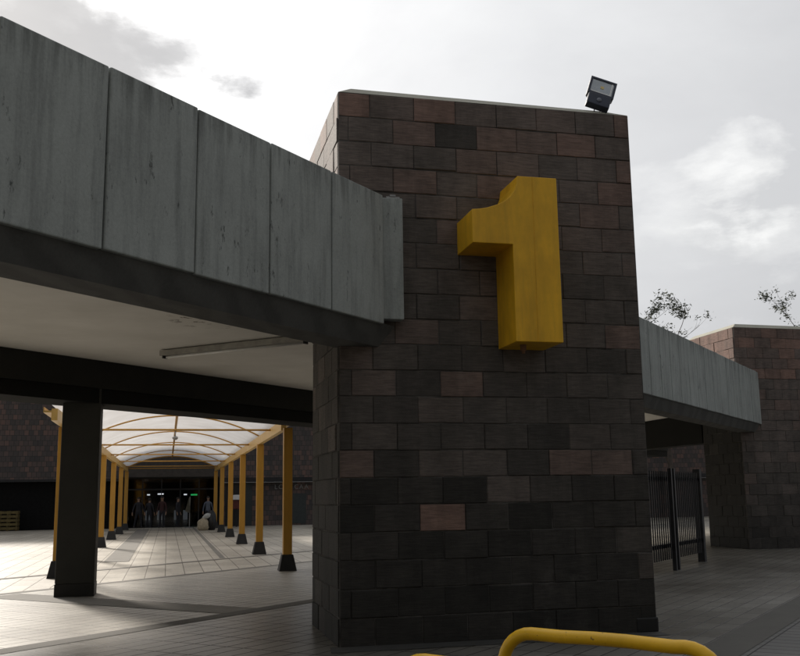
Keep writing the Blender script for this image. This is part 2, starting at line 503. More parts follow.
def brick_pillar(x0, y0, wid, label, seed, special, base_stone, bias=0.0, side=0.0, low=-.08):
    dl, dt = 2.02, 2.65
    x1 = x0+wid; rows = 21; split = 13
    zt = rows*CH; zs = split*CH
    root = empty('brick_pillar', (x0+wid/2, y0+1.0, 0), label, 'pillar', 'block pillars of the covered walkway')
    mb = MB()
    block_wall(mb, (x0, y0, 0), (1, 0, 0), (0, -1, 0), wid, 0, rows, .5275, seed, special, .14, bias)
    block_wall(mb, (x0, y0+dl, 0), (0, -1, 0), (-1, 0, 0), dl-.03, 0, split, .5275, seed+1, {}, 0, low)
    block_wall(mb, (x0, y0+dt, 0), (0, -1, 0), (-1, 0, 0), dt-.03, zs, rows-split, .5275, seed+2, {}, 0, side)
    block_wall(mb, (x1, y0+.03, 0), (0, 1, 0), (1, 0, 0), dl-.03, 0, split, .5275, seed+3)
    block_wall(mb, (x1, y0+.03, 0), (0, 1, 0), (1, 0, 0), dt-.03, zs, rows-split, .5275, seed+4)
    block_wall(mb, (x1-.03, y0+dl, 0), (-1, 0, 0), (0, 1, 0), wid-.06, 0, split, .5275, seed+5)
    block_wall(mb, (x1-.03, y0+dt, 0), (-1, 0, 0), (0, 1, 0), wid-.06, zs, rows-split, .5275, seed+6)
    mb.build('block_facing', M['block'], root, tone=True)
    c = MB(); c.box(x0-.003, x1+.003, y0-.003, y0+dl+.003, 0, zs); c.box(x0-.003, x1+.003, y0-.003, y0+dt+.003, zs+.001, zt-.004)
    c.build('mortar_core', M['mortar'], root)
    k = MB(); a = .02; i = .17
    k.hexa([(x0-a+.01, y0-a+.01, zt), (x1+a-.01, y0-a+.01, zt), (x1+a-.01, y0+dt+a-.01, zt), (x0-a+.01, y0+dt+a-.01, zt),
            (x0+i, y0+i, zt+.13), (x1-i*1.6, y0+i, zt+.11), (x1-i*1.6, y0+dt-i, zt+.11), (x0+i, y0+dt-i, zt+.13)])
    k.build('cap', M['cap'], root, bevel=.012)
    if base_stone:
        s = MB(); s.box(x1-.26, x1+.025, y0-.022, y0+.12, 0, .175)
        s.build('corner_stone', M['black'], root, bevel=.02)
    return root
PX, PY = 1.86, 10.73
# special block tones: (row from the bottom, distance from the left edge) -> tone
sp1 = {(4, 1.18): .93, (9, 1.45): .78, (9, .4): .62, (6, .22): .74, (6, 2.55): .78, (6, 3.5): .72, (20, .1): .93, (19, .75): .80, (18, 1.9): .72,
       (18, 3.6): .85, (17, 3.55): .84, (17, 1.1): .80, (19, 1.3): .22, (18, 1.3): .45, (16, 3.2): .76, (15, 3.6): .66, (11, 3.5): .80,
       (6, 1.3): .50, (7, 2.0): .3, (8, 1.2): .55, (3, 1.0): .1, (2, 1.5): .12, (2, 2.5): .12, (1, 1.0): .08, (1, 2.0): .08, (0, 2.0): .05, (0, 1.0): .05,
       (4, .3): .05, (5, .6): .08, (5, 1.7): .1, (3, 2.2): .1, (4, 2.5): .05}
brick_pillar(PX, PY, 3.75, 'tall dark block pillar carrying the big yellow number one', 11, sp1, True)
brick_pillar(16.03, 24.9, 3.75, 'far block pillar at the right edge, behind the end of the concrete fascia', 57, {}, False, .12, .35, -.5)  # upper left face tone raised: warm sunlight painted into its blocks

# ------------------------------------------------------------------ the covered walkway
V0 = 5.77
walk = empty('covered_walkway', tuple(D(9.4, 12)), 'long flat roofed walkway with grey concrete fascia passing the pillar', 'walkway')
rnd = random.Random(3)
def panel(u0, u1, vo=0.0, zb=3.53, zt=5.045):
    mb = MB(); g = .010; dv = rnd.uniform(-.004, .004); dz = rnd.uniform(-.004, .004)
    v = V0+vo+dv
    mb.dbox(u0+g, u1-g, v, v+.14, zb+dz, zt+dz)
    mb.build('fascia_panel', M['fascia'], walk, bevel=.012)
w = 1.018
us = [9.08 - k*w for k in range(0, 15)]
for k in range(14): panel(us[k+1], us[k])
mb = MB(); mb.box(2.30, 2.585, 10.56, 10.712, 3.60, 5.04); mb.build('return_panel', M['fascia'], walk, bevel=.008)
e = 13.95; k = 0
while e < 28.9:
    panel(e, e+.72); e += .72
panel(e, 29.42, 0, 3.53, 5.045)
mb = MB(); mb.dbox(-5.2, 9.0, V0+.145, V0+.30, 3.56, 4.95); mb.dbox(9.0, 9.45, V0+.25, V0+.35, 3.64, 4.95); mb.dbox(13.9, 29.3, V0+.145, V0+.30, 3.56, 4.95)
mb.build('parapet', M['band'], walk)
def band(u0, u1):
    pr = [(V0+.035, 3.545), (V0+.17, 3.30), (V0+.60, 3.30), (V0+.60, 4.047), (V0+.15, 4.047), (V0+.15, 3.545)]
    mb = MB(); n = len(pr)
    mb.v = [D(u0, v, z) for v, z in pr] + [D(u1, v, z) for v, z in pr]
    mb.f = [tuple(range(n)), tuple(reversed(range(n, 2*n)))] + [(i, n+i, n+(i+1) % n, (i+1) % n) for i in range(n)]
    mb.tone = [0]*len(mb.f)
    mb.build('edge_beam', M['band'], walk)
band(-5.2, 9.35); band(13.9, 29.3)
mb = MB(); mb.dbox(-5.2, 46, V0+.20, 14.30, 4.05, 4.30); mb.build('soffit', M['soffit'], walk)
mb = MB(); mb.dbox(-5.2, 46, V0+.31, 14.30, 4.303, 4.36); mb.build('roof_screed', M['grit'], walk)
mb = MB(); mb.dbox(-5.2, 46, 13.36, 14.34, 3.56, 4.047)
mb.build('rear_beam', M['beamface'], walk)
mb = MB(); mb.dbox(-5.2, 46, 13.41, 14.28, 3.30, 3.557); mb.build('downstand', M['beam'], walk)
mb = MB(); mb.dbox(-5.2, 46, 14.343, 14.45, 3.50, 4.60); mb.build('rear_upstand', M['beamface'], walk)
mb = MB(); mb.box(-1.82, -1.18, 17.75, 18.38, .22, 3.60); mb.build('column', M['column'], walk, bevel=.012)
mb = MB(); mb.box(-1.826, -1.174, 17.744, 18.386, 0, .218); mb.build('column_plinth', M['black'], walk, bevel=.006)
mb = MB(); mb.box(16.0, 16.5, 26.96, 33.5, 3.10, 4.047); mb.build('cross_beam', M['beam'], walk)
for (x, y, z) in ((2.46, 10.64, 5.04), (16.5, 24.84, 5.05)):
    mb = MB(); mb.box(x-.06, x+.10, y-.04, y+.03, z, z+.03); mb.box(x-.02, x+.05, y-.05, y+.02, z+.03, z+.05)
    mb.build('flashing', M['metal'], walk)

# strip light under the soffit
st = empty('strip_light', (.93, 15.3, 4.05), 'long unlit fluorescent strip light under the walkway ceiling', 'light fitting')
a = Vector((-.15, 16.28, 3.99)); b = Vector((2.0, 14.35, 3.99))
mb = MB(); mb.bar(a, b, .13, .09); mb.build('housing', simple('fitting_grey', (.34, .33, .30), .6), st, bevel=.01)
dd = (b-a).normalized(); sd = dd.cross(Vector((0, 0, 1)))
mb = MB(); mb.tube([a+dd*.1+Vector((0, 0, -.07)), b-dd*.1+Vector((0, 0, -.07))], .019, 10); mb.build('tube', M['white'], st, smooth=True)
for q in (a+dd*.05, b-dd*.05):
    mb = MB(); mb.bar(q+Vector((0, 0, -.035)), q+dd*.03+Vector((0, 0, -.035)), .10, .11); mb.build('end_cap', M['iron'], st)

# ------------------------------------------------------------------ number sign
sg = empty('number_sign', (4.0, PY-.3, 3.3), 'big boxy yellow numeral 1 fixed high on the dark pillar', 'sign')
poly = [(3.288, 4.82), (3.384, 4.832), (3.475, 4.850), (3.602, 4.895), (3.690, 4.944), (3.755, 5.000), (3.805, 5.070), (3.835, 5.145), (3.849, 5.250),
        (4.333, 5.250), (4.337, 3.302), (3.767, 3.302), (3.767, 4.428), (3.287, 4.428)]
mb = MB(); mb.prism(poly, PY-.62, PY-.012); mb.build('numeral', M['yellow'], sg, bevel=.008)
mb = MB(); mb.tube([(3.93, PY-.40, 3.302), (3.93, PY-.40, 3.23)], .035, 10); mb.tube([(3.93, PY-.40, 3.23), (3.93, PY-.40, 3.20)], .02, 8)
mb.build('bolt', simple('rusty_bolt', (.16, .08, .04), .8), sg, smooth=False)
mb = MB(); mb.bar((4.03, PY-.6215, 5.245), (4.03, PY-.6215, 3.31), .006, .003, Vector((0, 1, 0))); mb.build('seam', simple('seam_yellow', (.74, .40, .015), .6), sg)  # faint vertical joint line in a slightly darker yellow

# ------------------------------------------------------------------ floodlight
fl = empty('floodlight', (5.27, PY+.08, 6.42), 'small dark floodlight with sensor tilted on top of the pillar', 'floodlight')
R = Matrix.Rotation(math.radians(24), 4, 'Y') @ Matrix.Rotation(math.radians(-18), 4, 'X') @ Matrix.Rotation(math.radians(-12), 4, 'Z')
def fbuild(mb, name, mat, bevel=0, smooth=False):
    o = mb.build(name, mat, None, bevel=bevel, smooth=smooth)
    for v_ in o.data.vertices:
        p = v_.co + o.location
        v_.co = R @ p
    o.location = (-0.01, 0, .165); o.parent = fl
    return o
mb = MB(); mb.box(-.175, .175, -.03, .05, .07, .36)
mb.hexa([(-.175, .05, .07), (.175, .05, .07), (.175, .05, .36), (-.175, .05, .36), (-.12, .14, .12), (.12, .14, .12), (.12, .14, .31), (-.12, .14, .31)])
for i in range(7): mb.box(-.13+i*.04, -.118+i*.04, .05, .17, .10, .33)
fbuild(mb, 'housing', M['navy'], .008)
mb = MB()
for bx in ((-.175, .175, -.045, -.0305, .335, .365), (-.175, .175, -.045, -.0305, .065, .095), (-.175, -.145, -.045, -.0305, .095, .335), (.145, .175, -.045, -.0305, .095, .335)): mb.box(*bx)
fbuild(mb, 'bezel', M['navy'])
mb = MB(); mb.box(-.144, .144, -.034, -.031, .096, .334); fbuild(mb, 'reflector', M['lens'])
mb = MB(); mb.box(-.13, .13, -.040, -.0345, .098, .118); mb.box(.112, .13, -.040, -.0345, .118, .325); fbuild(mb, 'reflector_lip', M['white'])
mb = MB(); mb.box(-.022, .022, -.0385, -.035, .19, .235); fbuild(mb, 'led', M['led'])
mb = MB(); mb.box(-.15, .15, -.06, .04, -.14, .055); fbuild(mb, 'sensor_box', M['navy'], .012)
mb = MB(); mb.ball((0, -.062, -.05), .035, .02, .035); fbuild(mb, 'sensor_lens', simple('sensor_grey', (.12, .13, .16), .4), smooth=True)
mb = MB(); mb.bar((5.20, PY+.12, 6.38), (5.24, PY+.10, 6.66), .04, .012); mb.bar((5.32, PY+.12, 6.38), (5.34, PY+.10, 6.66), .04, .012)
mb.build('bracket', M['iron'], fl)

# ------------------------------------------------------------------ tubular barriers in the foreground
def hoop(x, y, label):
    root = empty('barrier_hoop', (x, y, 0), label, 'barrier', 'yellow tubular hoops by the pillar')
    d = Vector((.62, -.785, 0)).normalized(); L = 1.06; r = .16; H = .965
    p0 = Vector((x, y, 0)) - d*.22
    pts = [p0+Vector((0, 0, z)) for z in (-.02, .3, .6, H-r-.02)]
    for i in range(0, 8):
        a = math.pi/2*(i/7); pts.append(p0 + d*(r-r*math.cos(a)) + Vector((0, 0, H-r+r*math.sin(a))))
    p1 = p0 + d*L
    for t in (.3, .45, .6, .8): pts.append(p0.lerp(p1, t) + Vector((0, 0, H - .004*math.sin(t*9))))
    for i in range(0, 8):
        a = math.pi/2*(1-i/7); pts.append(p1 - d*(r-r*math.cos(a)) + Vector((0, 0, H-r+r*math.sin(a))))
    pts += [p1+Vector((0, 0, z)) for z in (H-r-.02, .6, .3, -.02)]
    mb = MB(); mb.tube(pts, .0295, 18); mb.build('tube', M['rail'], root, smooth=True)
    for p in (p0, p1):
        mb = MB(); mb.tube([p+Vector((0, 0, .01)), p+Vector((0, 0, .022))], .075, 16); mb.build('foot_plate', M['rail'], root)
hoop(1.70, 4.35, 'bright yellow tubular hoop nearest the pillar, its whole top bar in view')
hoop(1.035, 3.77, 'yellow tubular hoop at the bottom edge with only its bend in view')

# ------------------------------------------------------------------ arched canopy
cn = empty('arched_canopy', (0, 39, 0), 'long arched canopy with ochre posts and white translucent roof', 'canopy')
CX0, CX1 = -2.24, 2.66
ys = [22.3, 29.2, 36.1, 43.0, 49.9, 56.6]
for i, y in enumerate(ys):
    for x in (CX0, CX1):
        mb = MB(); mb.box(x-.10, x+.10, y-.10, y+.10, .30, 3.20)
        p = mb.build('post', M['ochre'], cn, bevel=.008)
        mb = MB(); mb.frustum(x, y, 0, .36, .20, .125); mb.build('footing', M['black'], p, bevel=.01)
def cstart(x): return 20.55 + x
for x, s in ((CX0, -1), (CX1, 1)):
    mb = MB(); mb.box(x-.06, x+.06, 20.4 if s < 0 else 23.15, 57.2, 3.203, 3.44); mb.build('side_beam', M['ochre_pale'], cn)
    mb = MB(); g0 = 20.4 if s < 0 else 23.5; mb.box(x+s*.063, x+s*.20, g0, 57.2, 3.36, 3.40); mb.box(x+s*.20, x+s*.215, g0, 57.2, 3.36, 3.47); mb.build('gutter', M['ochre_pale'], cn)
mid = (CX0+CX1)/2; hw = (CX1-CX0)/2
def arc(t):  # t 0..1
    rise = .62; rr = (hw*hw+rise*rise)/(2*rise); th = math.asin(hw/rr)
    a = -th + 2*th*t
    return mid + rr*math.sin(a), 3.46 + rr*math.cos(a) - (rr-rise)
for y in [25.6, 32.6, 39.5, 46.4, 53.3, 56.9]:
    mb = MB()
    if y > cstart(CX1): mb.tube([(CX0, y, 3.38), (CX1, y, 3.38)], .026, 8)
    else: mb.tube([(CX0, y, 3.38), (CX1, y, 3.38)], .026, 8)
    mb.build('tie_rod', M['ochre'], cn, smooth=True)
for y in [22.3] + ys[1:] + [57.1]:
    pts = []
    for i in range(25):
        x, z = arc(i/24)
        if y >= cstart(x): pts.append((x, y, z-.03))
    mb = MB(); mb.tube(pts, .022, 8); mb.build('arch_rib', M['ochre'], cn, smooth=True)
mb = MB(); mb.bar((mid, 20.9, 4.0), (mid, 57.1, 4.0), .07, .07); mb.build('ridge_bar', M['ochre'], cn)
for y in (34.5,):
    mb = MB(); mb.tube([(mid, y, 3.96), (mid, y, 3.78)], .018, 6); mb.ball((mid, y, 3.72), .10, .10, .07); mb.build('lamp', M['metal'], cn, smooth=True)
mb = MB(); nx, ny = 24, 70
grid = []
for i in range(nx+1):
    x, z = arc(i/nx); y0 = cstart(x)+.03
    for j in range(ny+1):
        y = y0 + (57.3-y0)*j/ny
        grid.append(Vector((x, y, z + .012*math.sin(y*math.pi/.35*0) + .004*noise.noise(Vector((x*2, y*2, 0))))))
mb.v = grid
for i in range(nx):
    for j in range(ny):
        a = i*(ny+1)+j; mb.f.append((a, a+1, a+ny+2, a+ny+1)); mb.tone.append(0)
o = mb.build('roof_sheet', M['poly'], cn, smooth=True)
s_ = o.modifiers.new('solid', 'SOLIDIFY'); s_.thickness = .012; s_.offset = 1

# ------------------------------------------------------------------ far building
YB = 60.0
bl = empty('brick_building', (0, YB, 0), 'long dark brick building with a glazed entrance closing the plaza', 'building')
mb = MB(); mb.box(-42, -2.55, YB-.5, YB+1, 2.88, 10.5); mb.box(3.0, 46, YB-.5, YB+1, 2.88, 10.5); mb.box(-2.55, 3.0, YB-.5, YB+1, 3.1, 10.5)
mb.build('upper_wall', M['far'], bl)
mb = MB(); mb.box(-42, -2.55, YB-.52, YB, 2.74, 2.877); mb.box(3.0, 46, YB-.52, YB, 2.60, 2.877); mb.build('lintel', M['iron'], bl)
mb = MB(); mb.box(-42, -2.6, YB, YB+.6, 0, 2.87); mb.build('lower_wall', M['dark'], bl)
mb = MB(); mb.box(3.05, 46, YB, YB+.6, 0, 2.598); mb.build('side_wall', M['far'], bl)
mb = MB(); mb.box(4.35, 5.0, YB-.03, YB-.002, 0, 2.55); mb.build('service_door', M['tealdoor'], bl)
mb = MB(); mb.box(3.4, 4.3, YB-.03, YB-.002, 0, 2.55); mb.build('dark_doorway', M['black'], bl)
mb = MB(); mb.box(6.9, 8.3, YB-.025, YB-.002, .1, 1.9); mb.build('shutter', M['tealdoor'], bl)
# lobby
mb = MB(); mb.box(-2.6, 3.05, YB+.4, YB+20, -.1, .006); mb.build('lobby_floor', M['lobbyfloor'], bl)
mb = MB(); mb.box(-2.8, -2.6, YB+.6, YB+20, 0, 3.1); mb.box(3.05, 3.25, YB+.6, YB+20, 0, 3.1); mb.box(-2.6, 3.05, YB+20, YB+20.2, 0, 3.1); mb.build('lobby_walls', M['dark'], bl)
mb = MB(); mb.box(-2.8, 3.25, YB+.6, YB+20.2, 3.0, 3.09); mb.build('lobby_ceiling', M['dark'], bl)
mb = MB()
for x in (-2.55, -1.45, -.35, .75, 1.85, 2.95): mb.box(x-.035, x+.035, YB+.3, YB+.36, 0, 2.9)
mb.box(-2.55, 2.95, YB+.3, YB+.36, 2.2, 2.28); mb.box(-2.55, 2.95, YB+.3, YB+.36, 2.86, 3.05)
mb.build('door_frame', M['iron'], bl)
glp = bpy.data.materials.new('tinted_pane'); glp.use_nodes = True
_n = glp.node_tree; _n.nodes.clear(); _o = N(_n, 'ShaderNodeOutputMaterial'); _t = N(_n, 'ShaderNodeBsdfTransparent'); _t.inputs[0].default_value = (.45, .46, .47, 1)
_g = N(_n, 'ShaderNodeBsdfGlossy'); _g.inputs['Roughness'].default_value = .05; _m = N(_n, 'ShaderNodeMixShader'); _m.inputs[0].default_value = .03
_n.links.new(_t.outputs[0], _m.inputs[1]); _n.links.new(_g.outputs[0], _m.inputs[2]); _n.links.new(_m.outputs[0], _o.inputs[0])
for x in (-2.55, -1.45, -.35, .75, 1.85):
    mb = MB(); mb.box(x+.04, x+1.06, YB+.32, YB+.332, .02, 2.19); mb.box(x+.04, x+1.06, YB+.32, YB+.332, 2.29, 2.85); mb.build('pane', glp, bl)
mb = MB(); mb.box(-2.54, 2.99, YB-.62, YB-.503, 2.95, 4.4); mb.build('entrance_panel', simple('entrance_brown', (.05, .042, .036), .7), bl)
mb = MB(); mb.box(-2.62, 3.06, YB+.1, YB+.3, 2.9, 3.098); mb.build('entrance_header', M['column'], bl)
for i, (x, w_, z) in enumerate(((-.43, .38, 2.0), (-1.2, .18, 1.96), (1.15, .2, 1.95))):
    c = MB(); c.box(x-w_/2, x+w_/2, YB+6, YB+6.2, z-.04, z+.04); c.build('lobby_lamp', M['lamp'], bl)
    c = MB(); c.box(x-.01, x+.01, YB+6.08, YB+6.1, z+.04, 3.0); c.build('lamp_rod', M['iron'], bl)
c = MB(); c.box(1.50, 1.92, YB+6, YB+6.1, 1.88, 1.98); c.build('exit_lamp', M['green'], bl)
# glow of daylight from a rear doorway
for x0, x1 in ((-1.65, -1.15), (-.75, -.15), (.55, .8), (1.25, 1.6)):
    c = MB(); c.box(x0, x1, YB+19.9, YB+19.95, .05, .8); c.build('rear_window', mat_emit('far_daylight', (.75, .8, .85), .14), bl)
# wall lettering
def letters(txt, x, z, size, parent):
    """each raised letter of the wall lettering is a part"""
    for ch in txt:
        if ch == ' ':
            x += size*.45; continue
        cu = bpy.data.curves.new('letter', 'FONT'); cu.body = ch; cu.size = size; cu.extrude = .02
        tmp = bpy.data.objects.new('tmp', cu); COL.objects.link(tmp)
        bpy.context.view_layer.update()
        me = bpy.data.meshes.new_from_object(tmp.evaluated_get(bpy.context.evaluated_depsgraph_get()))
        bpy.data.objects.remove(tmp)
        me.transform(Matrix.Rotation(math.pi/2, 4, 'X')); me.materials.clear(); me.materials.append(M['letter'])
        o = bpy.data.objects.new('letter', me); o.location = Vector((x, YB-.03, z)) - world_loc(parent)
        link(o, parent)
        x += max(v.co.x for v in me.vertices) + size*.16
letters('LC A CAA', 6.35, 2.18, .38, bl)

# far rendered wall with a light pole seen through the gate is part of this building's right wing
# crate by the wall
cr = empty('slatted_crate', (-8.75, YB-.6, 0), 'yellowish slatted wooden crate against the dark wall at left', 'crate')
for xx in (-9.2, -8.72, -8.24):
    for yy in (YB-1.02, YB-.32):
        mb = MB(); mb.box(xx-.04, xx+.04, yy, yy+.08, 0, 1.12); mb.build('upright', M['wood'], cr)
for z in (.08, .30, .52, .74, .96):
    mb = MB(); mb.box(-9.26, -8.18, YB-1.05, YB-1.021, z, z+.14); mb.box(-9.26, -8.18, YB-.24, YB-.21, z, z+.14)
    mb.box(-9.27, -9.241, YB-1.0, YB-.26, z, z+.14); mb.box(-8.199, -8.17, YB-1.0, YB-.26, z, z+.14); mb.build('slat', M['wood'], cr)
# call box with a white hood
kb = empty('phone_kiosk', (4.0, 58.6, 0), 'pay phone with white rounded hood and dark red body behind the posts', 'phone kiosk')
mb = MB(); mb.tube([(4.0, 58.7, 0), (4.0, 58.7, 1.1)], .05, 10); mb.build('stem', M['iron'], kb)
mb = MB(); mb.prism([(3.76, 1.02), (4.24, 1.02), (4.30, 1.40), (4.26, 1.56), (3.74, 1.56), (3.70, 1.40)], 58.45, 58.85); mb.build('body', M['red'], kb, bevel=.03)
mb = MB(); mb.prism([(3.64, 1.56), (4.36, 1.56), (4.38, 1.70), (4.32, 1.80), (4.16, 1.85), (3.84, 1.85), (3.68, 1.80), (3.62, 1.70)], 58.3, 58.9); mb.build('hood', M['white'], kb, bevel=.03)
# thin stand by the entrance
sd_ = empty('sign_stand', (1.28, 58.2, 0), 'thin pale upright stand on a round foot before the entrance', 'stand')
mb = MB(); mb.tube([(1.28, 58.2, 0), (1.28, 58.2, .05)], .26, 16); mb.build('foot', M['metal'], sd_)
mb = MB(); mb.tube([(1.28, 58.2, .05), (1.28, 58.2, 1.78)], .022, 8); mb.build('rod', M['metal'], sd_)
mb = MB(); mb.hexa([(1.02, 58.17, .95), (1.30, 58.17, .85), (1.30, 58.24, .85), (1.02, 58.24, .95), (1.22, 58.19, 1.72), (1.32, 58.19, 1.72), (1.32, 58.22, 1.72), (1.22, 58.22, 1.72)])
mb.build('furled_cloth', simple('stand_cloth', (.09, .085, .06), .9), sd_)

# bags on the plaza
def sack(name, c, rx, ry, h, mat, label, cat, lean=0, seed=0, z0=0):
    mb = MB(); mb.ball((0, 0, 0), 1, 1, 1, 20, 14)
    for i, p in enumerate(mb.v):
        q = p.copy()
        n_ = noise.noise(Vector((p.x*1.7+seed, p.y*1.7, p.z*1.7)))*.16 + noise.noise(Vector((p.x*5+seed, p.y*5, p.z*5)))*.05
        rr = (1+n_)
        zz = max(p.z, -.82)
        taper = 1 - .28*max(0, zz)**2
        sq = 1.12
        mb.v[i] = Vector((c[0]+max(-.95, min(.95, q.x*sq))*rx*rr*taper + lean*(zz+.82)*.3, c[1]+q.y*ry*rr*taper, z0+(zz+.82)/1.82*h*(1+n_*.5)))
    o = mb.build(name, mat, smooth=True, fix=False); o.location.z = 0
    for v_ in o.data.vertices: v_.co.z += 0
    zmin = min(v_.co.z for v_ in o.data.vertices)
    for v_ in o.data.vertices: v_.co.z -= zmin
    o.location.z = z0
    return tag(o, label, cat)
sack('sack', (1.86, 53.0), .31, .30, .66, M['beige'], 'full beige cloth sack standing before the canopy end', 'sack', seed=3)
sack('plastic_bag', (1.98, 53.05), .20, .18, .30, M['silver'], 'pale grey bag lying on top of the beige sack', 'bag', seed=9, z0=.60, lean=.3)
sack('rubbish_bag', (2.33, 53.2), .25, .28, 1.05, M['blackbag'], 'tall black rubbish bag beside the beige sack', 'bag', seed=5)

# ------------------------------------------------------------------ people in the lobby
def person(x, y, rz, shirt, label, stance=.12, arm=.1, sc=1.0, z0=.010):
    V = []; E_ = []; Rr = []
    def add(p, r, par=None):
        V.append(Vector(p)*sc); Rr.append(r*sc)
        if par is not None: E_.append((par, len(V)-1))
        return len(V)-1
    pel = add((0, 0, .95), (.155, .115)[0]); w1 = add((0, .0, 1.12), .14, pel); ch = add((0, .01, 1.30), .165, w1); nk0 = add((0, .01, 1.44), .09, ch)
    nk = add((0, -.0, 1.53), .055, nk0); h1 = add((0, -.015, 1.60), .082, nk); h2 = add((0, -.01, 1.68), .09, h1); h3 = add((0, 0, 1.745), .06, h2)
    add((0, -.10, 1.64), .018, h1)
    for s in (-1, 1):
        hip = add((s*.09, 0, .86), .095, pel); kn = add((s*(.09+stance*.5), -.02, .49), .06, hip); an = add((s*(.09+stance), .02, .09), .042, kn); add((s*(.10+stance), -.14, .035), .035, an)
        sh = add((s*.18, .01, 1.40), .062, nk0); el = add((s*(.24+arm*.4), .02, 1.12), .043, sh); wr = add((s*(.25+arm), -.06, .88), .03, el); pm = add((s*(.25+arm), -.08, .80), .034, wr)
        for f_ in range(5):
            add((s*(.25+arm)+(f_-2)*.012, -.10-.006*f_, .72+.008*abs(f_-2)), .009, pm)
        add((s*.085, 0, 1.655), .012, h2)
    me = bpy.data.meshes.new('person'); me.from_pydata(V, E_, [])
    o = bpy.data.objects.new('person', me); COL.objects.link(o)
    sk = o.modifiers.new('skin', 'SKIN'); sk.use_smooth_shade = True
    for i, r in enumerate(Rr):
        me.skin_vertices[0].data[i].radius = (r, r*(.72 if i in (0, 1, 2, 3) else 1))
    me.skin_vertices[0].data[0].use_root = True
    su = o.modifiers.new('sub', 'SUBSURF'); su.levels = 1; su.render_levels = 1
    bpy.context.view_layer.update()
    m2 = bpy.data.meshes.new_from_object(o.evaluated_get(bpy.context.evaluated_depsgraph_get()))
    m2.materials.clear()
    for mm in (M['jeans'], M[shirt], M['skin'], M['hair']): m2.materials.append(mm)
    for p in m2.polygons:
        c = p.center/sc
        if c.z < .08: p.material_index = 3
        elif c.z < .93 and abs(c.x) < .24: p.material_index = 0
        elif c.z > 1.50 or (abs(c.x) > .22 and c.z < .92): p.material_index = 2
        else: p.material_index = 1
        p.use_smooth = True
    o2 = bpy.data.objects.new('person', m2); bpy.data.objects.remove(o)
    o2.name = 'person'
    o2.location = (x, y, z0); o2.rotation_euler = (0, 0, rz); link(o2)
    mb = MB(); mb.ball((0, .015*sc, 1.70*sc), .098*sc, .105*sc, .095*sc, 12, 8)
    mb.v = [Vector((v.x, v.y + (.03 if v.z < 1.68*sc and v.y < 0 else 0)*sc, v.z)) for v in mb.v]
    hr = mb.build('hair', M['hair'], None, smooth=True); loc = hr.location.copy(); hr.parent = o2
    tag(o2, label, 'person', 'people standing at the glazed entrance')
person(-1.62, 59.1, .2, 'shirtd', 'person in dark clothes, leftmost at the glazed entrance')
person(-1.0, 59.3, 2.8, 'shirtd', 'person in a dark top, second from the left at the glazed entrance', .05, .04, .97)
person(-.28, 58.8, -.4, 'shirtr', 'person in a dark maroon top left of the middle of the entrance', .03, .02, 1.02)
person(.62, 59.4, 1.2, 'shirtd', 'person in dark clothes just left of the thin stand', .06, .03, .98)
person(2.36, 59.2, .1, 'shirtw', 'person in a pale blue shirt behind the black bag', .04, .05, 1.0)

# ------------------------------------------------------------------ iron gate
gt = empty('iron_gate', tuple(D(21.5, 6.18)), 'black iron gate of close upright bars between the two pillars', 'gate')
GU0, GU1, GV = 18.5, 23.46, 6.18
mb = MB(); mb.dbox(GU1-.02, GU1+.14, GV-.08, GV+.08, 0, 2.15); mb.build('post', M['iron'], gt)
for du in (0, .22):
    mb = MB(); mb.dbox(20.62+du, 20.70+du, GV-.22, GV-.14, 0, 2.12); mb.build('post', M['iron'], gt)
for z in (.50, 1.90):
    mb = MB(); mb.dbox(GU0, GU1-.03, GV-.02, GV+.02, z-.04, z+.04); mb.build('rail', M['iron'], gt)
u = GU0+.05
while u < GU1-.1:
    mb = MB(); mb.dbox(u, u+.028, GV-.045, GV-.021, .22, 2.06); mb.build('bar', M['iron'], gt); u += .148

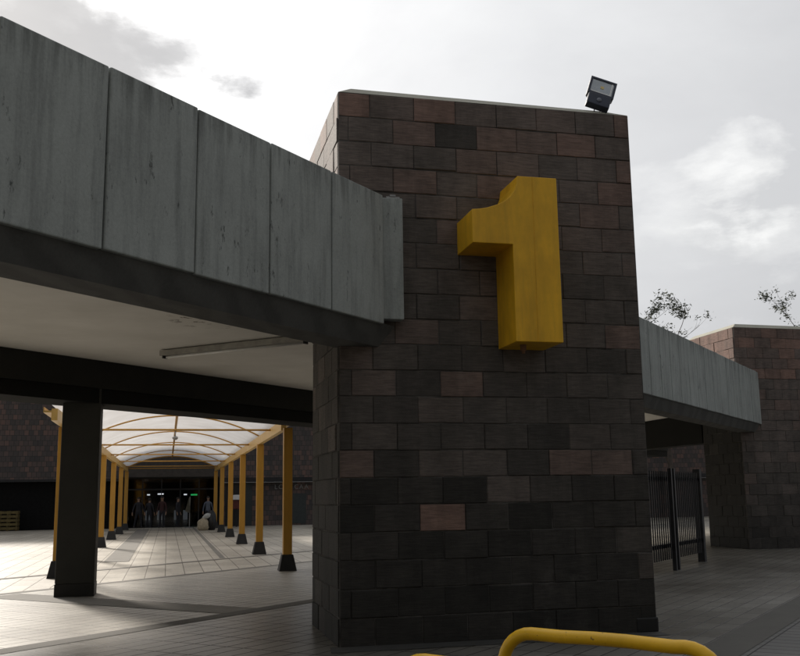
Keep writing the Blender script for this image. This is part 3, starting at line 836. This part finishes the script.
# ------------------------------------------------------------------ trees
def tree(x, y, h, label, seed, spread=4.2):
    rnd = random.Random(seed)
    root = empty('sparse_tree', (x, y, 0), label, 'tree', 'thin leaved trees beyond the walkway')
    tm = MB(); lm = MB()
    tips = []
    def limb(p, d, L, r, depth):
        pts = [p]; rads = [r]; q = p.copy(); dd = d.copy(); n = 5
        for i in range(n):
            dd = (dd + Vector((rnd.uniform(-1, 1), rnd.uniform(-1, 1), rnd.uniform(-.3, .6)))*.16).normalized()
            q = q + dd*(L/n); pts.append(q.copy()); rads.append(r*(1-.45*(i+1)/n))
            if depth >= 2: tips.append((q.copy(), depth))
        tm.tube(pts, rads, 7 if depth < 2 else 4, cap=False)
        if depth < 4:
            for k in range(rnd.choice((2, 3, 3)) if depth else 5):
                t = rnd.uniform(.45, 1); i = min(n, int(t*n)); s = pts[i]
                ax = Vector((rnd.uniform(-1, 1), rnd.uniform(-1, 1), rnd.uniform(-.1, .7))).normalized()
                limb(s, (dd*.55+ax*.8).normalized(), L*rnd.uniform(.5, .72), rads[i]*.62, depth+1)
    limb(Vector((x, y, 0)), Vector((rnd.uniform(-.05, .05), 0, 1)), h*.52, .20, 0)
    zmax = max(v.z for v in tm.v); k = h/zmax
    tm.v = [Vector((x+(v.x-x)*1.0, y+(v.y-y)*1.0, v.z*k)) for v in tm.v]
    for (p, dp) in tips:
        p = Vector((p.x, p.y, p.z*k))
        if rnd.random() < (.8 if noise.noise(p*.55) > 0 else .15):
            for _ in range(rnd.randint(12, 30)):
                c = p + Vector((rnd.gauss(0, .17), rnd.gauss(0, .17), rnd.gauss(0, .15)))
                a = Vector((rnd.uniform(-1, 1), rnd.uniform(-1, 1), rnd.uniform(-1, 1))).normalized(); b = a.orthogonal().normalized(); s = rnd.uniform(.07, .15)
                lm.quad(c-a*s, c-b*s*.45, c+a*s, c+b*s*.45)
    tm.build('trunk', M['bark'], root, smooth=True, fix=False)
    lm.build('crown', M['leaf'], root, fix=False)
tree(30.8, 56, 14.4, 'thin tree just right of the big pillar, above the concrete fascia', 5)
tree(42.6, 57, 15.6, 'thin tree at the right edge above the far pillar', 21)

# added unseen block and overhang behind the viewer, cutting sky light
bb = empty('unseen_blocker', (0, -9, 0), 'added unseen block with overhang behind the viewpoint, holding back sky light', 'building')
mb = MB(); mb.box(-34, 36, -16, -8, 0, 11); mb.build('blocker_wall', M['blocker'], bb)
mb = MB(); mb.box(-34, 36, -8, -3.2, 3.6, 3.9); mb.build('blocker_roof', M['blocker'], bb)

# ------------------------------------------------------------------ camera
f, az, pit, roll = 965.6, .235426, .173163, -.014148
F = Vector((math.sin(az)*math.cos(pit), math.cos(az)*math.cos(pit), math.sin(pit)))
Rt = Vector((math.cos(az), -math.sin(az), 0)); U = Rt.cross(F)
R_ = Rt*math.cos(roll)+U*math.sin(roll); U_ = -Rt*math.sin(roll)+U*math.cos(roll)
cam = bpy.data.cameras.new('camera'); co = bpy.data.objects.new('camera', cam); link(co)
m = Matrix((R_, U_, -F)).transposed().to_4x4(); m.translation = Vector((0, 0, CAM_H)); co.matrix_world = m
cam.sensor_width = 36; cam.sensor_fit = 'HORIZONTAL'; cam.lens = f/800*36; cam.clip_end = 2000; cam.clip_start = .05
S.camera = co

# ------------------------------------------------------------------ light
SUN_AZ = math.radians(-20); SUN_EL = math.radians(28)
sdv = Vector((math.sin(SUN_AZ)*math.cos(SUN_EL), math.cos(SUN_AZ)*math.cos(SUN_EL), math.sin(SUN_EL)))
sl = bpy.data.lights.new('sun', 'SUN'); sl.energy = 3.0; sl.angle = math.radians(8); sl.color = (1, .92, .82)
so = bpy.data.objects.new('sun', sl); so.rotation_euler = sdv.to_track_quat('Z', 'Y').to_euler(); link(so); so.location = (0, 0, 30)

W = bpy.data.worlds.new('World'); S.world = W; W.use_nodes = True
nt = W.node_tree; bg = nt.nodes['Background']
sky = N(nt, 'ShaderNodeTexSky'); sky.sky_type = 'NISHITA'; sky.sun_disc = False
sky.sun_elevation = SUN_EL; sky.sun_rotation = SUN_AZ; sky.dust_density = 2.5
tc = N(nt, 'ShaderNodeTexCoord').outputs['Generated']
def angdist(v):
    d = N(nt, 'ShaderNodeVectorMath', operation='DISTANCE'); nt.links.new(tc, d.inputs[0]); d.inputs[1].default_value = Vector(v).normalized()
    return d.outputs['Value']
mp = N(nt, 'ShaderNodeMapping'); mp.inputs['Scale'].default_value = (1, 1, 2.0); nt.links.new(tc, mp.inputs[0])
n1 = tex(nt, mp.outputs[0], 3.2, 9, .58, .25)
n2 = tex(nt, mp.outputs[0], 9.0, 7, .6, .2)
sd1 = angdist(sdv)
glow = ramp(nt, sd1, [(.0, (15, 15, 15)), (.30, (12.6, 12.6, 12.5)), (.46, (10.8, 10.8, 10.8)), (.62, (7.6, 7.65, 7.8)), (.9, (5.6, 5.7, 5.9)), (1.4, (3.4, 3.5, 3.7))])
# ramp position is limited to 0..1: rescale distance
nt.nodes.remove(glow.node)
gfac = mathn(nt, 'MULTIPLY', sd1, .5)
glow = ramp(nt, gfac, [(0, (.95, .95, .95)), (.12, (.80, .80, .80)), (.23, (.66, .66, .66)), (.31, (.52, .523, .53)), (.45, (.40, .403, .412)), (.7, (.19, .195, .205)), (1, (.14, .145, .155))])
gl = N(nt, 'ShaderNodeVectorMath', operation='SCALE'); nt.links.new(glow, gl.inputs[0]); gl.inputs['Scale'].default_value = 11.4
def blob(v, r, soft):
    d = angdist(v)
    d2 = mathn(nt, 'ADD', d, mathn(nt, 'MULTIPLY', mathn(nt, 'SUBTRACT', n1, .5), -.40))
    d3 = mathn(nt, 'ADD', d2, mathn(nt, 'MULTIPLY', mathn(nt, 'SUBTRACT', n2, .5), -.22))
    x = mathn(nt, 'DIVIDE', mathn(nt, 'SUBTRACT', r, d3), soft, True)
    return x
def pixdir(px, py):
    return F + R_*((px-400)/f) - U_*((py-328)/f)
clouds = [((20, -15), .060, .06, .75), ((70, 25), .060, .05, .8), ((125, 45), .055, .05, .8), ((180, 50), .045, .05, .8), ((252, 92), .034, .035, .9)]
cur = gl.outputs[0]
for (p, r, s, k) in clouds:
    b_ = blob(pixdir(*p), r, s)
    cur = mix(nt, mathn(nt, 'MULTIPLY', b_, k), cur, (4.0, 4.02, 4.1))
# soft texture everywhere, stronger low on the right
tx = ramp(nt, n1, [(.30, (.80, .80, .81)), (.5, (1, 1, 1)), (.68, (1.16, 1.16, 1.15))])
cur = mix(nt, .45, cur, mix(nt, 1.0, cur, tx, 'MULTIPLY'))
for (p, r, s, k) in [((745, 210), .050, .05, .42), ((715, 240), .03, .05, .32), ((790, 200), .03, .05, .25), ((660, 260), .02, .05, .3), ((770, 290), .02, .05, .25)]:
    b_ = blob(pixdir(*p), r, s); cur = mix(nt, mathn(nt, 'MULTIPLY', b_, k), cur, (4.6, 4.65, 4.7))
for (p, r, s, k) in [((672, 205), .030, .09, .6), ((735, 158), .026, .06, .7), ((700, 310), .04, .09, .5), ((780, 250), .02, .08, .4)]:
    b_ = blob(pixdir(*p), r, s); cur = mix(nt, mathn(nt, 'MULTIPLY', b_, k), cur, (7.6, 7.6, 7.5))
fin = mix(nt, .97, sky.outputs[0], cur)
nt.links.new(fin, bg.inputs['Color']); bg.inputs['Strength'].default_value = .10

S.view_settings.view_transform = 'Standard'; S.view_settings.look = 'None'; S.view_settings.gamma = 1
S.view_settings.use_curve_mapping = False; S.view_settings.exposure = 0.5
S.cycles.max_bounces = 8; S.cycles.transparent_max_bounces = 12
